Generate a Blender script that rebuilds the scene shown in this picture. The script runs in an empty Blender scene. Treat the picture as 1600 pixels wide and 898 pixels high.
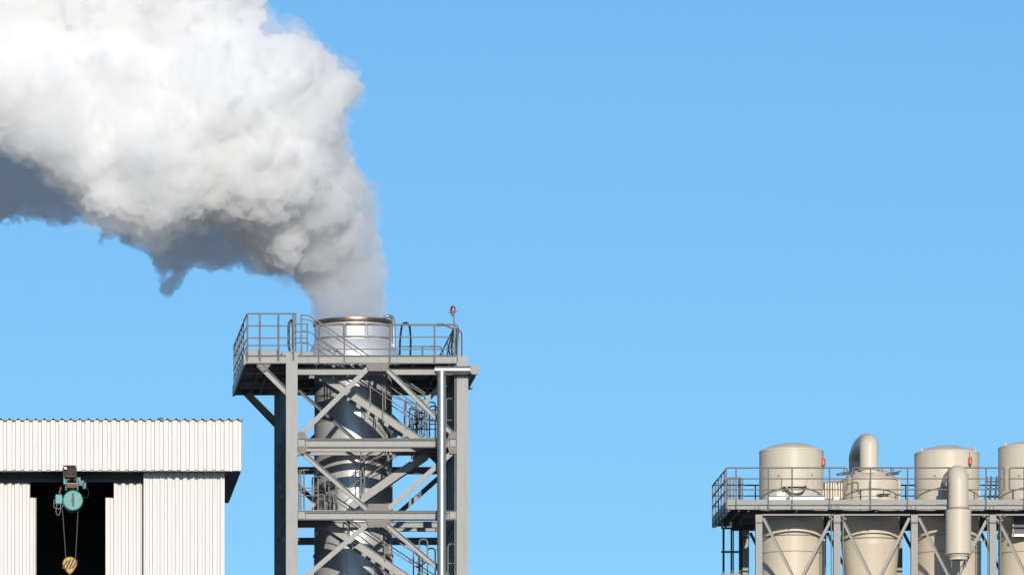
import bpy, bmesh, math, random
from mathutils import Vector, Matrix, noise
R = math.radians
rnd = random.Random(7)
sc = bpy.context.scene

# ------------------------------------------------------------------ camera
# long lens, level, shifted up and right: photo pixel (u,v) of 1600x898
# u = U0 + F*X/Y   v = V0 - F*(Z-CZ)/Y
F, U0, V0, CZ, Y0 = 15000.0, -300.0, 2470.0, 1.6, 333.0
S = Y0 / F
cam = bpy.data.objects.new('camera', bpy.data.cameras.new('camera'))
sc.collection.objects.link(cam)
cam.location = (0, 0, CZ)
cam.rotation_euler = (R(90), 0, 0)
cam.data.sensor_width = 36.0
cam.data.lens = 36.0 * F / 1600
cam.data.shift_x = (800 - U0) / 1600
cam.data.shift_y = (V0 - 449) / 1600
cam.data.clip_start = 1.0
cam.data.clip_end = 20000
sc.camera = cam

# ------------------------------------------------------------------ sky and sun
SUN_EL, SUN_PHI = R(18), R(5)          # sun behind the camera, a little to its right
sun_dir = Vector((math.sin(SUN_PHI) * math.cos(SUN_EL), -math.cos(SUN_PHI) * math.cos(SUN_EL), math.sin(SUN_EL)))
w = bpy.data.worlds.new('World'); sc.world = w; w.use_nodes = True
nt = w.node_tree
sky = nt.nodes.new('ShaderNodeTexSky'); sky.sky_type = 'NISHITA'
sky.sun_disc = False; sky.sun_elevation = SUN_EL
sky.sun_rotation = math.atan2(sun_dir.x, sun_dir.y)
sky.altitude = 0; sky.air_density = 1.0; sky.dust_density = 0.0; sky.ozone_density = 8.0
bg = nt.nodes['Background']; bg.inputs['Strength'].default_value = 0.12
tint = nt.nodes.new('ShaderNodeMix'); tint.data_type = 'RGBA'; tint.blend_type = 'MULTIPLY'
tint.inputs[0].default_value = 1.0; tint.inputs[7].default_value = (1.05, 1.06, 0.96, 1)
nt.links.new(sky.outputs[0], tint.inputs[6]); nt.links.new(tint.outputs[2], bg.inputs['Color'])
sun = bpy.data.objects.new('sun', bpy.data.lights.new('sun', 'SUN'))
sc.collection.objects.link(sun)
sun.data.energy = 3.6; sun.data.angle = R(0.5); sun.data.color = (1.0, 0.915, 0.79)
sun.rotation_euler = sun_dir.to_track_quat('Z', 'Y').to_euler()
sun.location = (20, 150, 120)
sc.view_settings.view_transform = 'Standard'; sc.view_settings.look = 'None'
sc.view_settings.gamma = 1.0; sc.view_settings.use_curve_mapping = False
sc.view_settings.exposure = 0.0
sc.cycles.max_bounces = 48; sc.cycles.volume_bounces = 48
sc.cycles.diffuse_bounces = 4; sc.cycles.glossy_bounces = 4; sc.cycles.transmission_bounces = 4
sc.cycles.transparent_max_bounces = 48
sc.cycles.use_denoising = True
sc.cycles.sample_clamp_indirect = 6

# ------------------------------------------------------------------ helpers
def P(u, v, dy=0.0):
    """photo pixel -> point on the plane dy metres behind the front plane"""
    y = Y0 + dy
    return Vector(((u - U0) * y / F, y, CZ + (V0 - v) * y / F))
def Q(u, v, dy=0.0):
    """same X and Z as the pixel has on the front plane, pushed dy back"""
    return Vector(((u - U0) * S, Y0 + dy, CZ + (V0 - v) * S))

class MB:
    def __init__(self): self.bm = bmesh.new()
    def quad_loops(self, loops, closed=True, cap=True, smooth=False):
        vs = [[self.bm.verts.new(p) for p in lp] for lp in loops]
        n = len(vs[0])
        for a, b in zip(vs, vs[1:]):
            for i in range(n if closed else n - 1):
                f = self.bm.faces.new((a[i], a[(i + 1) % n], b[(i + 1) % n], b[i])); f.smooth = smooth
        if cap and closed:
            self.bm.faces.new(vs[0][::-1]); self.bm.faces.new(vs[-1])
        return self
    def section(self, p, q, prof, up=Vector((0, 0, 1))):
        """sweep a closed 2D profile (side, up) from p to q"""
        p, q = Vector(p), Vector(q); d = (q - p).normalized()
        if abs(d.dot(up)) > 0.99: up = Vector((0, -1, 0))
        sd = d.cross(up).normalized(); u2 = sd.cross(d)
        return self.quad_loops([[o + sd * a + u2 * b for a, b in prof] for o in (p, q)])
    def bar(self, p, q, wd, ht, up=Vector((0, 0, 1))):
        a, b = wd / 2, ht / 2
        return self.section(p, q, [(-a, -b), (a, -b), (a, b), (-a, b)], up)
    def ibeam(self, p, q, wd, ht, tf=0.022, tw=0.014, up=Vector((0, 0, 1))):
        a, b, c = wd / 2, ht / 2, tw / 2
        t = tf
        return self.section(p, q, [(-a, -b), (a, -b), (a, -b + t), (c, -b + t), (c, b - t), (a, b - t), (a, b), (-a, b), (-a, b - t), (-c, b - t), (-c, -b + t), (-a, -b + t)], up)
    def channel(self, p, q, wd, ht, t=0.02, up=Vector((0, 0, 1))):
        a, b = wd / 2, ht / 2
        return self.section(p, q, [(-a, -b), (a, -b), (a, -b + t), (-a + t, -b + t), (-a + t, b - t), (a, b - t), (a, b), (-a, b)], up)
    def box(self, c, sx, sy, sz, rz=0):
        c = Vector(c); m = Matrix.Rotation(rz, 3, 'Z')
        lo = [c + m @ Vector((x * sx / 2, y * sy / 2, -sz / 2)) for x, y in ((-1, -1), (1, -1), (1, 1), (-1, 1))]
        return self.quad_loops([lo, [v + Vector((0, 0, sz)) for v in lo]])
    def tube(self, pts, r, n=10, cap=True):
        pts = [Vector(p) for p in pts]
        rs = r if isinstance(r, (list, tuple)) else [r] * len(pts)
        loops = []; ref = None
        for i, p in enumerate(pts):
            t = ((pts[min(i + 1, len(pts) - 1)] - pts[i]).normalized() + (pts[i] - pts[max(i - 1, 0)]).normalized())
            t = t.normalized() if t.length > 1e-6 else Vector((0, 0, 1))
            if ref is None: ref = Vector((0, 0, 1)) if abs(t.z) < 0.9 else Vector((1, 0, 0))
            a = t.cross(ref).normalized(); b = a.cross(t).normalized(); ref = b
            k = 1.0
            if 0 < i < len(pts) - 1:
                c = (pts[i + 1] - pts[i]).normalized().dot((pts[i] - pts[i - 1]).normalized()); k = 1 / max(0.7, math.sqrt(max(0.02, (1 + c) / 2)))
            loops.append([p + (a * math.cos(2 * math.pi * j / n) + b * math.sin(2 * math.pi * j / n)) * rs[i] * k for j in range(n)])
        return self.quad_loops(loops, cap=cap, smooth=True)
    def lathe(self, c, prof, n=48, cap=True, a0=0.0, a1=2 * math.pi):
        """prof: (r, z) list, axis vertical through c"""
        c = Vector(c); full = abs(a1 - a0 - 2 * math.pi) < 1e-6
        m = n if full else n + 1
        loops = [[c + Vector((r * math.cos(a0 + (a1 - a0) * j / n), r * math.sin(a0 + (a1 - a0) * j / n), z)) for j in range(m)] for r, z in prof]
        return self.quad_loops(loops, closed=full, cap=cap and full, smooth=True)
    def build(self, name, mat, parent=None, bevel=0.0, sharp=35):
        bmesh.ops.recalc_face_normals(self.bm, faces=self.bm.faces)
        me = bpy.data.meshes.new(name); off = Vector(parent_world(parent)) if parent else Vector((0, 0, 0))
        self.bm.transform(Matrix.Translation(-off)); self.bm.to_mesh(me); self.bm.free()
        me.materials.append(mat)
        if any(p.use_smooth for p in me.polygons): me.set_sharp_from_angle(angle=R(sharp))
        o = bpy.data.objects.new(name, me); sc.collection.objects.link(o); o.parent = parent
        if bevel:
            b = o.modifiers.new('bevel', 'BEVEL'); b.width = bevel; b.segments = 1; b.limit_method = 'ANGLE'
        return o
def parent_world(p):
    l = Vector((0, 0, 0))
    while p: l += p.location; p = p.parent
    return l
def rounded(pts, r, n=5):
    """round the inner corners of a polyline"""
    pts = [Vector(p) for p in pts]; out = [pts[0]]
    for a, b, c in zip(pts, pts[1:], pts[2:]):
        u, w_ = (a - b), (c - b); k = min(r, u.length * .49, w_.length * .49)
        s, e = b + u.normalized() * k, b + w_.normalized() * k
        for i in range(n + 1):
            t = i / n; out.append(s * (1 - t) ** 2 + b * 2 * t * (1 - t) + e * t * t)
    return out + [pts[-1]]
def thing(name, label, cat, loc, group=None):
    o = bpy.data.objects.new(name, None); sc.collection.objects.link(o); o.location = loc
    o.empty_display_size = 0.3
    return tag(o, label, cat, group)
def tag(o, label, cat, group=None):
    o['label'] = label; o['category'] = cat
    if group: o['group'] = group
    return o

# ------------------------------------------------------------------ materials
def mat(name, col, rough=0.5, metal=0.0, var=0.12, scale=2.0, streak=0.0, bump=0.0, spec=0.5, stretch=(1, 1, 1), dirt=None, coat=0.0):
    m = bpy.data.materials.new(name); m.use_nodes = True
    t = m.node_tree; b = t.nodes['Principled BSDF']; N, L = t.nodes.new, t.links.new
    b.inputs['Roughness'].default_value = rough; b.inputs['Metallic'].default_value = metal
    b.inputs['Specular IOR Level'].default_value = spec
    if coat: b.inputs['Coat Weight'].default_value = coat
    tc = N('ShaderNodeNewGeometry'); mp = N('ShaderNodeMapping'); mp.inputs['Scale'].default_value = stretch
    L(tc.outputs['Position'], mp.inputs['Vector'])
    n1 = N('ShaderNodeTexNoise'); n1.inputs['Scale'].default_value = scale; n1.inputs['Detail'].default_value = 6
    n1.inputs['Roughness'].default_value = 0.65
    L(mp.outputs[0], n1.inputs['Vector'])
    mr = N('ShaderNodeMapRange'); mr.inputs[1].default_value = 0.3; mr.inputs[2].default_value = 0.7
    mr.inputs[3].default_value = 1 - var; mr.inputs[4].default_value = 1 + var
    L(n1.outputs['Fac'], mr.inputs[0])
    mx = N('ShaderNodeMix'); mx.data_type = 'RGBA'; mx.blend_type = 'MULTIPLY'; mx.inputs[0].default_value = 1
    mx.inputs[6].default_value = (*col, 1); L(mr.outputs[0], mx.inputs[7])
    out = mx.outputs[2]
    if dirt:
        n2 = N('ShaderNodeTexNoise'); n2.inputs['Scale'].default_value = 1.0; n2.inputs['Detail'].default_value = 8
        mp2 = N('ShaderNodeMapping'); mp2.inputs['Scale'].default_value = (7, 7, 0.7); L(tc.outputs['Position'], mp2.inputs['Vector']); L(mp2.outputs[0], n2.inputs['Vector'])
        r2 = N('ShaderNodeMapRange'); r2.inputs[1].default_value = 0.52; r2.inputs[2].default_value = 0.8; r2.inputs[4].default_value = dirt[1]
        L(n2.outputs['Fac'], r2.inputs[0])
        m2 = N('ShaderNodeMix'); m2.data_type = 'RGBA'; m2.inputs[7].default_value = (*dirt[0], 1)
        L(r2.outputs[0], m2.inputs[0]); L(out, m2.inputs[6]); out = m2.outputs[2]
    L(out, b.inputs['Base Color'])
    rr = N('ShaderNodeMapRange'); rr.inputs[3].default_value = max(0.03, rough - 0.08); rr.inputs[4].default_value = min(1, rough + 0.1)
    L(n1.outputs['Fac'], rr.inputs[0]); L(rr.outputs[0], b.inputs['Roughness'])
    if bump:
        bp = N('ShaderNodeBump'); bp.inputs['Strength'].default_value = bump; bp.inputs['Distance'].default_value = 0.02
        L(n1.outputs['Fac'], bp.inputs['Height']); L(bp.outputs[0], b.inputs['Normal'])
    return m
M = {
 'steel': mat('painted_steel', (.335, .335, .32), .5, 0, .10, 3.0, dirt=((.22, .17, .12), .42)),
 'galv': mat('galvanised_steel', (.27, .265, .25), .5, .1, .14, 6.0, dirt=((.30, .25, .20), .3)),
 'rail': mat('rail_steel', (.22, .205, .19), .5, .1, .15, 5.0, dirt=((.22, .13, .08), .4)),
 'dark': mat('dark_steel', (.10, .105, .11), .55, .2, .2, 3.0, dirt=((.06, .05, .045), .4)),
 'grating': mat('grating_steel', (.10, .10, .10), .5, .4, .2, 6.0),
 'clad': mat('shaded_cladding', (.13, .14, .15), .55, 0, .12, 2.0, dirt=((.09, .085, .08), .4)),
 'white': mat('white_cladding', (.69, .675, .65), .45, 0, .03, .9, dirt=((.50, .46, .41), .32)),
 'roof': mat('roof_sheet', (.42, .42, .41), .45, .2, .1, 3.0),
 'beam': mat('runway_beam', (.10, .11, .12), .6, 0, .2, 2.0),
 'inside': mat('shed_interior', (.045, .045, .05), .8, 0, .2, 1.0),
 'stain': mat('stainless_sheet', (.68, .69, .71), .40, .45, .06, 1.2, stretch=(1, 1, .35), bump=.35, dirt=((.42, .36, .31), .25)),
 'pipe': mat('stainless_pipe', (.50, .48, .46), .40, .85, .04, 3.0),
 'rim': mat('heat_tinted_rim', (.36, .24, .17), .35, 1, .2, 5.0),
 'cream': mat('cream_enamel', (.68, .60, .47), .45, 0, .025, 1.2, dirt=((.40, .32, .22), .24)),
 'seam': mat('weld_seam', (.36, .26, .19), .6, 0, .2, 8.0),
 'black': mat('black_rubber', (.02, .02, .022), .5, 0, .2, 8.0),
 'teal': mat('teal_enamel', (.03, .29, .27), .38, 0, .18, 8.0, dirt=((.04, .12, .11), .35)),
 'tealdark': mat('dark_teal_enamel', (.035, .15, .15), .45, 0, .2, 8.0, dirt=((.04, .05, .05), .5)),
 'yellow': mat('yellow_enamel', (.62, .33, .04), .45, 0, .12, 12.0, dirt=((.15, .09, .04), .4)),
 'rust': mat('rusty_steel', (.20, .085, .045), .75, 0, .3, 10.0),
 'rope': mat('wire_rope', (.16, .135, .10), .6, .4, .2, 20.0),
 'red': mat('red_glass', (.22, .018, .012), .2, 0, .1, 12.0, coat=.5),
 'red2': mat('orange_red_plastic', (.62, .10, .05), .35, 0, .1, 12.0),
 'bright': mat('bright_aluminium', (.72, .70, .67), .4, .3, .06, 5.0),
 'gusset': mat('weathered_gusset', (.215, .20, .18), .6, 0, .18, 8.0, dirt=((.16, .10, .06), .4)),
 'ground': mat('yard_concrete', (.16, .155, .14), .9, 0, .2, .05),
}

# ------------------------------------------------------------------ ground
g = MB(); g.quad_loops([[(-6000, -3000, 0), (6000, -3000, 0)], [(-6000, 9000, 0), (6000, 9000, 0)]], closed=False)
ground = g.build('ground', M['ground']); ground['kind'] = 'structure'

# ------------------------------------------------------------------ corrugated sheet
def sheet_profile(x0, n, pitch, depth, groove=0.30):
    pts = []
    for i in range(n):
        b = x0 + i * pitch; gw = pitch * groove; sl = pitch * .085
        pts += [(b, 0.0), (b + pitch - gw - 2 * sl, 0.0), (b + pitch - gw - sl, depth), (b + pitch - sl, depth)]
    pts.append((x0 + n * pitch, 0.0))
    return pts
def corrugated(parent, name, x0, x1, y, z0, z1, pitch, depth, per, m):
    total = max(1, round((x1 - x0) / pitch)); pitch = (x1 - x0) / total; i = 0
    while i < total:
        k = min(per, total - i); pr = sheet_profile(x0 + i * pitch, k, pitch, depth)
        e = 0.004 * ((i // per) % 2)
        zz0, zz1 = z0 + rnd.uniform(-.006, .006), z1
        o = MB().quad_loops([[(a, y + d + e, zz0) for a, d in pr], [(a, y + d + e, zz1) for a, d in pr]], closed=False).build(name, m, parent)
        s = o.modifiers.new('thickness', 'SOLIDIFY'); s.thickness = 0.0035; s.offset = 0
        i += k

# ------------------------------------------------------------------ hoist building (left)
def hoist_building():
    xl, xr = Q(-260, 0).x, Q(352, 0).x                    # walls
    xe = Q(378, 0).x                                      # eave overhang
    b = thing('hoist_building', 'tall white ribbed metal building with dark hoist opening at left edge', 'building', (xl, Y0, 0))
    zt, zb = Q(0, 656).z, Q(0, 735).z                     # fascia
    DP = 10.0; dW, dD = .62, 1.05                           # depth, wall and door recess
    corrugated(b, 'fascia_sheet', Q(-288, 0).x + .0, xe, Y0, zb, zt, 13.7 * S, .075, 3, M['white'])
    # roof, sheets running back
    pitch = 13.7 * S; x = Q(-290, 0).x; i = 0
    while x < xe - .05:
        pr = []
        for k in range(3):
            for t in range(9):
                a = t / 8; pr.append((x + (k + a) * pitch * 1.0, .055 * max(0, math.sin(a * 2 * math.pi)) ** .8 - .012 * (1 if .5 < a < 1 else 0)))
        pr = [(min(a, xe + .03), c) for a, c in pr]
        o = MB().quad_loops([[(a, Y0 - .07, zt + .006 + c + (i % 2) * .003) for a, c in pr], [(a, Y0 + DP, zt + .18 + c + (i % 2) * .003) for a, c in pr]], closed=False).build('roof_sheet', M['roof'], b)
        s = o.modifiers.new('thickness', 'SOLIDIFY'); s.thickness = 0.008; s.offset = 0
        x += 3 * pitch; i += 1
    # end fascia and soffit of the overhang, shaded
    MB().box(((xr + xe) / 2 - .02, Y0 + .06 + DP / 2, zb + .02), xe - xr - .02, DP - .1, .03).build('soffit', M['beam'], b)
    MB().box((xe - .015, Y0 + .05 + DP / 2, (zt + zb) / 2 + .015), .02, DP - .12, zt - zb - .05).build('end_fascia', M['white'], b)
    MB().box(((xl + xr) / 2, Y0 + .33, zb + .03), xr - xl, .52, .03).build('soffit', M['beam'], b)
    # front wall sheets
    corrugated(b, 'wall_sheet', Q(228, 0).x, xr - .14, Y0 + dW, 0, zb + .04, 11.9 * S, .075, 3, M['white'])
    MB().box((xr - .07, Y0 + dW + .04, (zb + .02) / 2), .15, .12, zb + .02).build('corner_flashing', M['white'], b, .006)
    MB().box((Q(226.6, 0).x, Y0 + dW + .15, zb / 2), .05, .38, zb).build('jamb_flashing', M['white'], b)
    ztop = P(0, 754, dD).z
    def step(u0, u1, us0, us1, vs):
        corrugated(b, 'door_sheet', P(us0, 0, dD).x, P(us1, 0, dD).x, Y0 + dD, 0, ztop, 12.0 * S, .075, 3, M['white'])
        a, c = P(u0, 0, dD).x, P(u1, 0, dD).x
        corrugated(b, 'door_sheet', a, c, Y0 + dD + .01, 0, P(0, vs, dD).z, 11.0 * S, .075, 3, M['white'])
    step(47, 57, -260, 47, 777); step(165, 178, 178, 225, 777)
    for u in (57, 165):
        MB().box((P(u, 0, dD).x + (.012 if u > 100 else -.012), Y0 + dD + .09, P(0, 777, dD).z / 2), .03, .14, P(0, 777, dD).z - .02).build('jamb', M['yellow'] if u > 100 else M['beam'], b)
    # runway beam over the opening
    z0, z1 = P(0, 754, dD).z, zb
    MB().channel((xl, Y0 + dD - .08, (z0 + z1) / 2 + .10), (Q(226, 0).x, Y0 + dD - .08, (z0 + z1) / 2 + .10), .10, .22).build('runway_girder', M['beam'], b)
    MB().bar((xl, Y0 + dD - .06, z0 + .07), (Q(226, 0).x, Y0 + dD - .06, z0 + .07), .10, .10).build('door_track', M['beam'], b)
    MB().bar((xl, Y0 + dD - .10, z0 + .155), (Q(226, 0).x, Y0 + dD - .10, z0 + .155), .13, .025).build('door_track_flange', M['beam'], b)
    # back, side and inner walls
    for (c, sx, sy) in (((xl + .05, Y0 + DP / 2 + .3, zt / 2), .1, DP - .8), ((xr - .05, Y0 + DP / 2 + .38, zt / 2), .1, DP - .76), (((xl + xr) / 2, Y0 + DP - .15, zt / 2), xr - xl, .1)):
        MB().box(c, sx, sy, zt - .08).build('outer_wall', M['white'], b)
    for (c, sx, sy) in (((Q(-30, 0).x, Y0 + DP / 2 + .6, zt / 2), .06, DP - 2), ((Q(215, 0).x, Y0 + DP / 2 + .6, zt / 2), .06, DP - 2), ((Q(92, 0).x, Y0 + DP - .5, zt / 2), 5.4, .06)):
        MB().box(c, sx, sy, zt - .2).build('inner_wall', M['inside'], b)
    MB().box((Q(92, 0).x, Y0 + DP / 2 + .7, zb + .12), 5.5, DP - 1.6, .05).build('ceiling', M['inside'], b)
    # monorail beam that carries the hoist
    zr = P(0, 741, .2).z
    MB().ibeam((P(109.5, 0, .1).x, Y0 - .22, zr + .08), (P(109.5, 0, .1).x, Y0 + DP - .8, zr + .08), .36, .40, .03, .02).build('monorail_beam', M['rust'], b)
    q = P(110.5, 737.5, -.2); MB().box((q.x, Y0 - .08, q.z), 19 * S, .12, 17 * S).build('notch_shade_block', M['inside'], b)  # solid near-black block; the shade inside the beam notch is put into its colour
    # bracket bolts on the eave
    MB().box(Q(252, 653.5, 0), .12, .05, .05, .3).build('loose_flashing', M['dark'], b)
    return b
hoist_building()

def hoist():
    d = -.05
    c = P(114, 781, d); rr = 15.8 * S
    top = P(110, 744, d)
    h = thing('electric_hoist', 'teal electric wire rope hoist hanging under the beam in dark opening', 'hoist', (c.x, c.y, c.z))
    def drum(cc, r, y0, y1, m, name, n=36):
        return MB().quad_loops([[(cc.x + r_ * math.cos(2 * math.pi * j / n), yy, cc.z + r_ * math.sin(2 * math.pi * j / n)) for j in range(n)] for r_, yy in ((r * .92, y0 - .0), (r, y0 + .03), (r, y1))], smooth=True).build(name, m, h)
    drum(c, rr, c.y, c.y + .10, M['teal'], 'end_cover')
    drum(c, rr * .93, c.y + .10, c.y + 1.1, M['tealdark'], 'drum')
    drum(c, .055, c.y - .06, c.y, M['dark'], 'hub')
    MB().box((c.x + .005, c.y - .012, c.z + .03), .075, .03, .46).build('cover_rib', M['dark'], h)
    for k in range(8):
        a = k * math.pi / 4 + .3
        MB().tube([(c.x + rr * .82 * math.cos(a), c.y - .005, c.z + rr * .82 * math.sin(a)), (c.x + rr * .82 * math.cos(a), c.y + .05, c.z + rr * .82 * math.sin(a))], .014, 6).build('bolt', M['dark'], h)
    # motor box at the left
    m = P(92, 779, d)
    MB().box((m.x, m.y + .2, m.z), 11 * S, .36, 15 * S).build('motor_box', M['teal'], h, .02)
    MB().tube(rounded([(m.x - .16, m.y - .04, m.z - .02), (m.x - .19, m.y - .04, m.z - .30), (m.x + .05, m.y - .04, m.z - .36), (m.x + .16, m.y - .04, m.z - .2), (m.x + .14, m.y - .04, m.z - .05)], .08), .014, 6).build('guard_wire', M['galv'], h)
    MB().tube(rounded([P(89, 786, d - .05), P(87, 800, d - .05), P(91, 806, d - .05), P(95, 798, d - .05), P(94, 786, d - .05)], .1), .012, 6).build('pendant_cable', M['galv'], h)
    MB().tube([P(93, 771, d), P(95, 760, d)], .03, 8).build('cable_gland', M['rust'], h)
    MB().bar((m.x, m.y + .25, m.z), (c.x, c.y + .25, c.z), .12, .14).build('motor_mount', M['tealdark'], h)
    # trolley straddling the beam
    for u, sg in ((103.5, -1), (121, 1)):
        p = P(u, 756, d)
        MB().box((p.x, p.y + .25, p.z + .02), .07, .5, .46).build('side_plate', M['tealdark'], h, .01)
        for k in (0, .35):
            MB().tube([(p.x - .0 * sg, p.y + .05 + k, p.z + .17), (p.x - .11 * sg, p.y + .05 + k, p.z + .17)], .07, 14).build('trolley_wheel', M['dark'], h)
    p = P(112.5, 759, d - .06)
    MB().box((p.x, p.y, p.z), 17 * S, .10, 5 * S).build('cross_plate', M['rust'], h)
    MB().box((p.x, p.y - .01, p.z + .085), 18 * S, .12, .035).build('top_strip', M['galv'], h)
    MB().bar((p.x, p.y + .06, p.z), (c.x, c.y + .3, c.z + rr * .7), .16, .10).build('suspension_lug', M['tealdark'], h)
    for (u, v, sx, sz) in ((102, 750, 6, 12), (127, 754, 9, 9), (132, 758, 6, 10), (124, 748, 4, 6)):
        q = P(u, v, d); MB().box((q.x, q.y + .12, q.z), sx * S, .22, sz * S).build('drive_unit', M['teal'] if v < 752 else M['tealdark'], h, .015)
    MB().tube(rounded([P(134, 760, d), P(139, 766, d), P(137, 778, d), P(129, 776, d)], .12), .013, 6).build('power_cable', M['black'], h)
    # frame around the beam end
    a = P(99.5, 727.5, -.24); e = P(121.5, 745, -.24)
    MB().tube([(a.x, a.y, e.z), (a.x, a.y, a.z), (e.x, a.y, a.z), (e.x, a.y, a.z - .12)], .02, 6).build('end_stop_frame', M['rust'], h)
    q = P(102.5, 731, -.26); MB().box((q.x, q.y, q.z), .07, .04, .07).build('limit_switch', M['bright'], h)
    # hook block on two ropes
    hb = P(109, 881, d + .3); r = 11.5 * S
    for u0, u1 in ((97.5, 103), (122, 118)):
        MB().tube([P(u0, 795, d + .3), P(u1, 873, d + .3)], .016, 6).build('rope', M['rope'], h)
    blk = MB()
    n = 28; pr = []
    for j in range(n):
        an = 2 * math.pi * j / n; x, z = math.cos(an) * r, math.sin(an) * r
        if z < 0: x *= 1 - .45 * (-z / r); z *= 1.35
        pr.append((x, z))
    blk.quad_loops([[(hb.x + x * k, hb.y + yy, hb.z + z * k) for x, z in pr] for k, yy in ((.86, -.12), (1, -.08), (1, .08), (.86, .12))])
    bo = blk.build('hook_block', M['yellow'], h)
    for t in (-.165, -.055, .055, .165):
        MB().bar((hb.x + t - .085, hb.y - .119, hb.z - .21 + abs(t) * .35), (hb.x + t + .085, hb.y - .119, hb.z + .19 - abs(t) * .4), .015, .058, up=Vector((0, -1, 0)).cross(Vector((.17, 0, .4)).normalized())).build('warning_stripe', M['black'], bo)
    MB().tube(rounded([(hb.x, hb.y, hb.z - r * 1.2), (hb.x, hb.y, hb.z - .55), (hb.x + .12, hb.y, hb.z - .72), (hb.x, hb.y, hb.z - .88), (hb.x - .14, hb.y, hb.z - .74), (hb.x - .12, hb.y, hb.z - .64)], .1), [.035] * 100, 8) if False else None
    hk = rounded([(hb.x, hb.y, hb.z - r * 1.2), (hb.x, hb.y, hb.z - .55), (hb.x + .12, hb.y, hb.z - .72), (hb.x, hb.y, hb.z - .88), (hb.x - .14, hb.y, hb.z - .74), (hb.x - .12, hb.y, hb.z - .64)], .1)
    MB().tube(hk, .035, 8).build('hook', M['dark'], h)
hoist()

# ------------------------------------------------------------------ stack tower
TD = 8.3                                                   # tower depth
XL, XR = Q(456, 0).x, Q(722.5, 0).x
LV = [561.5, 691.5, 804.5] + [804.5 + 115 * k for k in range(1, 14)]
tower = thing('stack_tower', 'grey steel lattice tower with stairs and railed platform around the chimney', 'tower', (XL, Y0, 0))
T = tower
def zl(v): return Q(0, v).z
def h_column(x, y, ztop, m):
    return MB().section((x, y, 0), (x, y, ztop), [(-.2, -.2), (.2, -.2), (.2, -.175), (.01, -.175), (.01, .175), (.2, .175), (.2, .2), (-.2, .2), (-.2, .175), (-.01, .175), (-.01, -.175), (-.2, -.175)], up=Vector((0, -1, 0))).build('column', m, T)
h_column(XL, Y0 + .2, zl(553), M['steel']); h_column(XR, Y0 + .2, zl(556), M['steel'])
h_column(XL, Y0 + TD, zl(570), M['steel']); h_column(XR, Y0 + TD, zl(570), M['steel'])
# horizontal beams
def beam(p, q, ht=.245, wd=.2, m='steel', name='beam'):
    return MB().ibeam(p, q, wd, ht, .02, .014).build(name, M[m], T)
xa, xb = XL + .2, XR - .2
for i, v in enumerate(LV[:6]):
    z = zl(v)
    if i:
        beam((xa, Y0 + .12, z), (xb, Y0 + .12, z))
        for dy in ((1.75, 2.85) if i % 2 else (2.95,)):
            beam((xa, Y0 + dy, z), (xb, Y0 + dy, z), .2, .16)
        if i % 2 == 0: beam((P(616, 0, 4.4).x, Y0 + 4.4, z), (xb, Y0 + 4.4, z), .16, .16)
    beam((xa, Y0 + TD, z), (xb, Y0 + TD, z))
    for x in (XL, XR):
        beam((x, Y0 + .42, z), (x, Y0 + TD - .22, z), .24, .18)
    # shear connections at column faces
    for x, sg in ((xa, 1), (xb, -1)):
        if i:
            MB().box((x + sg * .13, Y0 + .012, z), .22, .02, .21).build('end_plate', M['steel'], T)
            MB().box((x + sg * .30, Y0 + .012, z), .03, .02, .25).build('end_plate', M['galv'], T)
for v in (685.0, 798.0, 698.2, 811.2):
    MB().box(((xa + xb) / 2, Y0 + .10, zl(v)), xb - xa - .01, .2, .035).build('dark_strip', M['dark'], T)  # dark strips along the upper and lower edges of the front beams
MB().tube([(Q(711, 0).x, Y0 + .02, 0), (Q(711, 0).x, Y0 + .02, zl(570))], .02, 8).build('conduit', M['galv'], T)
# side wind panels, one sheet per storey
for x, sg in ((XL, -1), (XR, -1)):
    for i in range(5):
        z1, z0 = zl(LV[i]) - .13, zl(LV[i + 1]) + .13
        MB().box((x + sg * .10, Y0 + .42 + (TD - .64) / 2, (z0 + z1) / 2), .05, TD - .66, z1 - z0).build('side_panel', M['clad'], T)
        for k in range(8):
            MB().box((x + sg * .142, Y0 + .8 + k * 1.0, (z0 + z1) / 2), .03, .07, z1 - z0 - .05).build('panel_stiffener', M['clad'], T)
for v, dy in ((690, 3.0), (762, 3.4), (776, 2.2), (835, 4.9), (842, 1.2), (884, 4.9), (800, 4)):
    p = P(431, v, dy); x = XL - .17
    MB().box((x - .05, p.y, p.z), .1, .05, .14).build('side_bracket', M['galv'], T)
# K bracing on front and back faces
def brace(p, q, dyp, w_=.17, t=.10, m='steel'):
    return MB().channel((p.x, p.y, p.z), (q.x, q.y, q.z), t, w_, .014).build('brace', M[m], T)
UC = 590
for i in range(5):
    z0, z1 = LV[i], LV[i + 1]
    for dy, m in ((.10, 'steel'), (TD - .0, 'steel')):
        if i % 2 == 0:
            brace(Q(UC - 14, z0 + 12, dy), Q(467, z1 - 10, dy), 0); brace(Q(UC + 12, z0 + 12, dy), Q(712, z1 - 10, dy), 0)
        else:
            brace(Q(467, z0 + 10, dy), Q(UC - 14, z1 - 8, dy), 0); brace(Q(712, z0 + 10, dy), Q(UC + 14, z1 - 8, dy), 0)
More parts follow.
